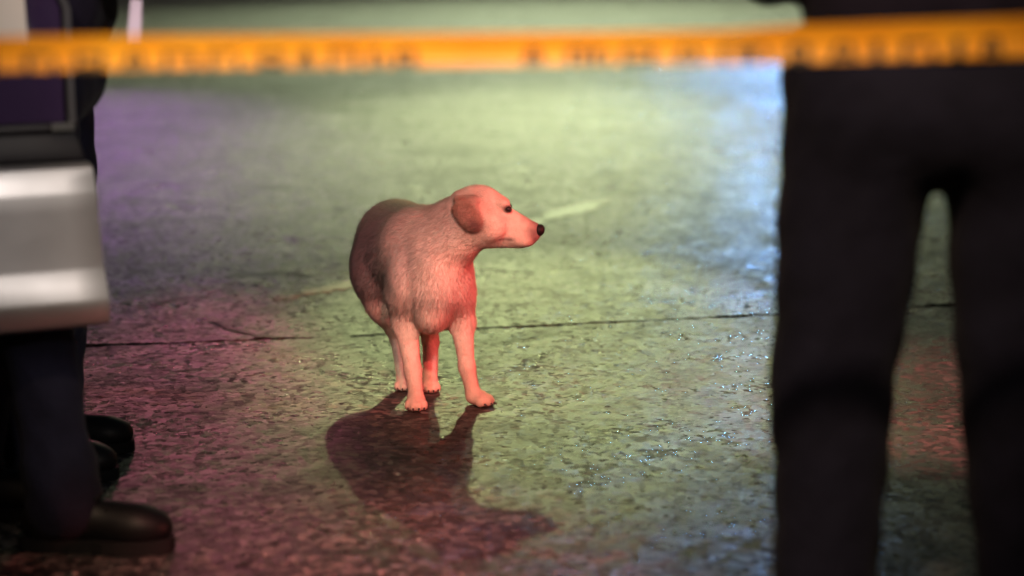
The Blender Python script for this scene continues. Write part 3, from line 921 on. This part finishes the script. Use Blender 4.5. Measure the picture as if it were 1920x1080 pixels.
# outer skin: rolled bottom, lower crease, flat flank, shoulder crease (y grows inwards)
skin = [(0.490, 0.060), (0.492, 0.034), (0.500, 0.018), (0.520, 0.006), (0.544, 0.000), (0.552, 0.001), (0.578, 0.0075), (0.604, 0.0145), (0.612, 0.0145), (0.66, 0.011), (0.72, 0.007), (0.752, 0.004), (0.760, 0.005), (0.782, 0.0105), (0.802, 0.0165), (0.808, 0.024), (0.811, 0.046)]
panel('door_skin', skin, edge_x, 0.05, M['paintwork'], door, 16)
panel('door_upper', [(0.812, 0.052), (0.83, 0.050), (0.868, 0.054)], edge_x, 0.04, M['trim'], door, 10)
panel('belt_moulding', [(0.870, 0.045), (0.876, 0.042), (0.884, 0.044), (0.888, 0.050)], lambda z: edge_x(z) - 0.004, 0.02, M['trim'], door, 10)
mc = link('moulding_cap', mesh_from('moulding_cap', [(x, y, z) for x in (DL - 0.085, DL - 0.042) for y in (0.036, 0.060) for z in (0.873, 0.888)], [(0, 1, 3, 2), (4, 6, 7, 5), (0, 4, 5, 1), (2, 3, 7, 6), (1, 5, 7, 3), (0, 2, 6, 4)], False), M['chrome'], door)
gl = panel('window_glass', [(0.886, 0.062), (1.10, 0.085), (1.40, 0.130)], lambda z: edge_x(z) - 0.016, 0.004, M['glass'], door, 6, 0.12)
for (a, b) in (((lambda z: edge_x(z) - 0.014), edge_x),):
    V = []; F = []
    zz = [0.886, 0.98, 1.10, 1.25, 1.40, 1.45]
    for z in zz:
        y = float(np.interp(z, [0.886, 1.45], [0.05, 0.13]))
        for x, yy in ((a(z), y), (b(z), y), (b(z), y + 0.035), (a(z), y + 0.035)):
            V.append((x, yy, z))
    for j in range(len(zz) - 1):
        for i in range(4):
            p = 4 * j; q = (i + 1) % 4
            F.append((p + i, p + q, p + 4 + q, p + 4 + i))
    F += [(3, 2, 1, 0), tuple(4 * (len(zz) - 1) + i for i in range(4))]
    link('window_frame', mesh_from('window_frame', V, F, False), M['trim'], door)
V = []; F = []
for x in (0.06, DL - 0.16):
    for y, z in ((0.125, 1.40), (0.165, 1.40), (0.17, 1.45), (0.13, 1.45)): V.append((x, y, z))
link('window_frame', mesh_from('window_frame', V, [(0, 1, 5, 4), (1, 2, 6, 5), (2, 3, 7, 6), (3, 0, 4, 7), (3, 2, 1, 0), (4, 5, 6, 7)], False), M['trim'], door)
# pale sticker on the glass
V = [(0.30, 0.068, 1.035), (0.848, 0.066, 1.035), (0.848, 0.087, 1.20), (0.30, 0.089, 1.20)]
st = link('sticker', mesh_from('sticker', V, [(0, 1, 2, 3)], False), M['sticker'], gl)
# handle and mirror
bm = bmesh.new(); bmesh.ops.create_cone(bm, cap_ends=True, segments=12, radius1=0.014, radius2=0.014, depth=0.18)
bm.transform(Matrix.Translation((0.30, 0.0, 0.735)) @ Matrix.Rotation(math.pi / 2, 4, 'Y'))
link('handle', bm_mesh('handle', bm, True), M['paintwork'], door)
Fm = Field((-0.14, -0.16, -0.10), (0.14, 0.10, 0.12), 0.008)
Fm.ball((0, -0.03, 0), (0.10, 0.055, 0.075), 0.02); Fm.cone((0.0, 0, -0.03), (0.03, 0.06, -0.07), 0.03, 0.03, 0.02)
me = Fm.mesh('side_mirror'); me.materials.append(M['paintwork']); link('side_mirror', me, None, door, (0.07, -0.03, 0.99))
# inner trim panel
V = [(x, y, z) for x in (0.03, DL - 0.05) for y in (0.085, 0.12) for z in (0.51, 0.87)]
link('door_trim', mesh_from('door_trim', V, [(0, 1, 3, 2), (4, 6, 7, 5), (0, 4, 5, 1), (2, 3, 7, 6), (1, 5, 7, 3), (0, 2, 6, 4)], False), M['trim'], door)

# the car body behind the hinge: loft of cross-sections along its length (front towards the camera)
secs = [  # y, half width, z bottom, z belt, z top, half width at top
    (1.98, 0.70, 0.34, 0.60, 0.66, 0.62), (2.06, 0.82, 0.28, 0.70, 0.78, 0.74), (2.35, 0.88, 0.26, 0.80, 0.88, 0.78), (3.05, 0.90, 0.26, 0.87, 0.96, 0.80),
    (3.30, 0.905, 0.26, 0.89, 1.06, 0.78), (3.85, 0.91, 0.26, 0.90, 1.46, 0.62), (4.50, 0.91, 0.26, 0.91, 1.50, 0.62), (5.30, 0.905, 0.26, 0.92, 1.46, 0.61),
    (5.80, 0.88, 0.27, 0.94, 1.10, 0.68), (6.08, 0.84, 0.30, 0.92, 1.00, 0.70), (6.18, 0.74, 0.38, 0.80, 0.90, 0.62)]
V = []; F = []; n = 0
CX = -2.50
for y, hw, zb, zm, zt, ht in secs:
    half = [(hw * 0.80, zb), (hw * 0.97, zb + 0.06), (hw, zb + 0.22), (hw * 0.985, zm - 0.03), (hw * 0.95, zm), (ht + (hw - ht) * 0.25, zm + (zt - zm) * 0.75), (ht * 0.92, zt - 0.012), (ht * 0.5, zt)]
    ring = [(-x, z) for x, z in half] + [(x, z) for x, z in half[::-1]]
    n = len(ring)
    V += [cl((CX + x, y, z)) for x, z in ring]
for j in range(len(secs) - 1):
    for i in range(n):
        q = (i + 1) % n
        F.append((j * n + i, j * n + q, (j + 1) * n + q, (j + 1) * n + i))
F += [tuple(range(n))[::-1], tuple((len(secs) - 1) * n + i for i in range(n))]
me = mesh_from('body', V, F, True); body = link('body', me, M['paintwork'], car)
# side windows, windscreen
def quad(name, pts, mt, parent, th=0.006):
    me = mesh_from(name, [cl(p) for p in pts], [(0, 1, 2, 3)], False)
    o = link(name, me, mt, parent); sd = o.modifiers.new('thick', 'SOLIDIFY'); sd.thickness = th; sd.offset = 0
    return o
for s in (-1, 1):
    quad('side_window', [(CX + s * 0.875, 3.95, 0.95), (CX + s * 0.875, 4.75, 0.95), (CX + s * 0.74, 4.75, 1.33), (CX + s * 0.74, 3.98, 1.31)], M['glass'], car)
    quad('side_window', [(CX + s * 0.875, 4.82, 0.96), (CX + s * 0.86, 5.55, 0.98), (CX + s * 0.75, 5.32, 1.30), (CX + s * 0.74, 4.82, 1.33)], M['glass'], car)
    quad('headlight', [(CX + s * 0.78, 2.02, 0.60), (CX + s * 0.48, 1.955, 0.58), (CX + s * 0.48, 1.96, 0.70), (CX + s * 0.78, 2.03, 0.72)], M['lens'], car, 0.03)
    quad('tail_light', [(CX + s * 0.78, 6.16, 0.70), (CX + s * 0.55, 6.20, 0.70), (CX + s * 0.55, 6.18, 0.84), (CX + s * 0.78, 6.14, 0.84)], M['red_lens'], car, 0.03)
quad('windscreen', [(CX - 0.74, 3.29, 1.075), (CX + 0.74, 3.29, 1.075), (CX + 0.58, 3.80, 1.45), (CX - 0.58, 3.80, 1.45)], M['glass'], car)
quad('grille', [(CX - 0.42, 1.965, 0.44), (CX + 0.42, 1.965, 0.44), (CX + 0.42, 1.965, 0.58), (CX - 0.42, 1.965, 0.58)], M['trim'], car, 0.02)
for s in (-1, 1):
    for y in (2.75, 5.35):
        wh = empty('wheel', cl((CX + s * 0.82, y, 0.32))); wh.parent = car
        bm = bmesh.new()
        prof = [(0.20, -0.10), (0.29, -0.105), (0.318, -0.08), (0.32, 0.0), (0.318, 0.08), (0.29, 0.105), (0.20, 0.10)]
        rings = [[bm.verts.new((x, r_ * math.cos(2 * math.pi * i / 36), r_ * math.sin(2 * math.pi * i / 36))) for i in range(36)] for r_, x in prof]
        for a in range(len(rings)):
            b = (a + 1) % len(rings)
            for i in range(36):
                bm.faces.new((rings[a][i], rings[a][(i + 1) % 36], rings[b][(i + 1) % 36], rings[b][i]))
        link('tyre', bm_mesh('tyre', bm, True), M['rubber'], wh)
        bm = bmesh.new()
        bmesh.ops.create_cone(bm, cap_ends=True, segments=24, radius1=0.06, radius2=0.05, depth=0.14)
        bm.transform(Matrix.Rotation(math.pi / 2, 4, 'Y'))
        for k in range(5):
            b2 = bmesh.new(); bmesh.ops.create_cube(b2, size=1)
            b2.transform(Matrix.Rotation(k * 2 * math.pi / 5, 4, 'X') @ Matrix.Translation((s * 0.05, 0, 0.12)) @ Matrix.Diagonal((0.03, 0.05, 0.19, 1)))
            t_ = bpy.data.meshes.new('t'); b2.to_mesh(t_); b2.free(); bm.from_mesh(t_); bpy.data.meshes.remove(t_)
        link('rim', bm_mesh('rim', bm), M['chrome'], wh)

# ------------------------------------------------------------------ tape across the top of the picture
def tape_c(x):   # centre height, and distance from the camera, along the tape
    z = float(np.interp(x, [-1.6, -0.615, -0.35, -0.051, 0.25, 0.34, 0.615, 1.9], [1.083, 1.096, 1.099, 1.1025, 1.107, 1.110, 1.119, 1.150]))
    y = 2.40 - 0.02 * math.sin(x * 3.0)
    return y, z
TH = 0.043
def tape_pt(x, u, off=0.0):
    """u 0 (top) .. 1 (lower fold) .. 1.35 (turned back behind)"""
    y, z = tape_c(x)
    hgt = TH * float(np.interp(x, [-0.7, -0.05, 0.25, 0.34, 0.7], [1.0, 0.90, 0.90, 1.04, 1.16]))
    z0 = z + hgt * 0.5
    if u <= 0.94:
        return (x, y - off + 0.004 * math.sin(u * 3.1), z0 - hgt * u)
    t = (u - 0.94) / 0.41
    a = min(t * 2.2, 1.0) * math.pi
    r = 0.0030
    if t * 2.2 <= 1.0:
        return (x, y + r - (r + off) * math.cos(a), z0 - hgt * 0.94 - (r + off) * math.sin(a))
    return (x, y + 2 * r + off, z0 - hgt * 0.94 + hgt * 0.45 * (t - 0.4545) / 0.5455)
us = list(np.linspace(0, 0.94, 7)) + list(np.linspace(0.96, 1.35, 8))
txs = np.arange(-1.56, 1.88, 0.02)
V = []; F = []
for x in txs:
    for u in us: V.append(tape_pt(x, u))
nu = len(us)
for i in range(len(txs) - 1):
    for j in range(nu - 1):
        a = i * nu + j
        F.append((a, a + 1, a + nu + 1, a + nu))
tape = link('barrier_tape', mesh_from('barrier_tape', V, F, True), M['tape'])
tag(tape, 'orange and yellow barrier tape with dark lettering stretched across the top', 'tape')

def px2x(px): return (px - 960.0) / 3733.0 * 2.455
blocks = [
    [(-60, -20), (0, 12), (68, 118), (160, 203), (247, 285), (323, 373), (407, 457), (500, 535), (571, 592), (628, 672), (705, 725), (750, 778)],
    [(986, 1012), (1066, 1092), (1112, 1134), (1166, 1214), (1256, 1306), (1343, 1382), (1396, 1428), (1466, 1494), (1538, 1582), (1618, 1636), (1672, 1724), (1764, 1782), (1814, 1842)]]
for bl in blocks:
    def strip(xa, xb, ua, ub):
        n = max(2, int(abs(ub - ua) / 0.05) + 2); b0 = len(V)
        for i in range(n):
            u = ua + (ub - ua) * i / (n - 1)
            V.append(tape_pt(xa, u, 0.0006)); V.append(tape_pt(xb, u, 0.0006))
        for i in range(n - 1):
            F.append((b0 + 2 * i, b0 + 2 * i + 2, b0 + 2 * i + 3, b0 + 2 * i + 1))
    def taper(xa, xb, st_):
        mid = 0.5 * (xa + xb)
        for sgn, xe in ((-1, xa), (1, xb)):
            b0 = len(V)
            for i in range(8):
                t = i / 7; u = 0.48 + 0.72 * t
                c = mid + (xe - mid) * (0.25 + 0.65 * t)
                V.append(tape_pt(c - st_ / 2, u, 0.0006)); V.append(tape_pt(c + st_ / 2, u, 0.0006))
            for i in range(7):
                F.append((b0 + 2 * i, b0 + 2 * i + 2, b0 + 2 * i + 3, b0 + 2 * i + 1))
        strip(mid - st_, mid + st_, 0.80, 0.90)
    for k, (a, b) in enumerate(bl):
        V = []; F = []
        xa, xb = px2x(a - 6), px2x(b + 6)
        wd = xb - xa
        st_ = min(0.0080, wd * 0.42)
        kind = k % 4
        if wd < 0.020:
            strip(xa, xa + st_ * 1.4, 0.48, 1.2)
        elif kind == 0:
            taper(xa, xb, st_)
        else:
            strip(xa, xa + st_, 0.48, 1.2)
            strip(xb - st_, xb, 0.48 if kind != 2 else 0.70, 1.2)
            strip(xa + st_ * 0.9, xb - st_ * 0.9, 0.48, 0.60)
            if kind == 3: strip(xa + st_ * 0.9, xb - st_ * 0.9, 0.84, 0.98)
        link('letter', mesh_from('letter', V, F, True), M['ink'], tape)

# post that holds the tape's right end, outside the picture
post = empty('barrier_post', (1.88, 2.40, 0), 'thin red post holding the end of the barrier tape', 'post')
bm = bmesh.new(); bmesh.ops.create_cone(bm, cap_ends=True, segments=16, radius1=0.025, radius2=0.025, depth=1.22)
bm.transform(Matrix.Translation((0, 0, 0.64))); link('pole', bm_mesh('pole', bm, True), M['pole'], post)
bm = bmesh.new(); bmesh.ops.create_cone(bm, cap_ends=True, segments=24, radius1=0.19, radius2=0.06, depth=0.06)
bm.transform(Matrix.Translation((0, 0, 0.031))); link('base', bm_mesh('base', bm), M['rubber'], post)

# small bits lying on the road
def pebble(x, y, r, label):
    bm = bmesh.new(); bmesh.ops.create_icosphere(bm, subdivisions=2, radius=r)
    for v in bm.verts: v.co = Vector((v.co.x * 1.2, v.co.y, v.co.z * 0.75)) * (1 + random.uniform(-0.12, 0.12))
    o = link('pebble', bm_mesh('pebble', bm, True), M['stone'], None, (x, y, r * 0.6))
    tag(o, label, 'pebble')
pebble(0.789, 6.60, 0.008, 'small dark pebble by the road crack near the right legs')
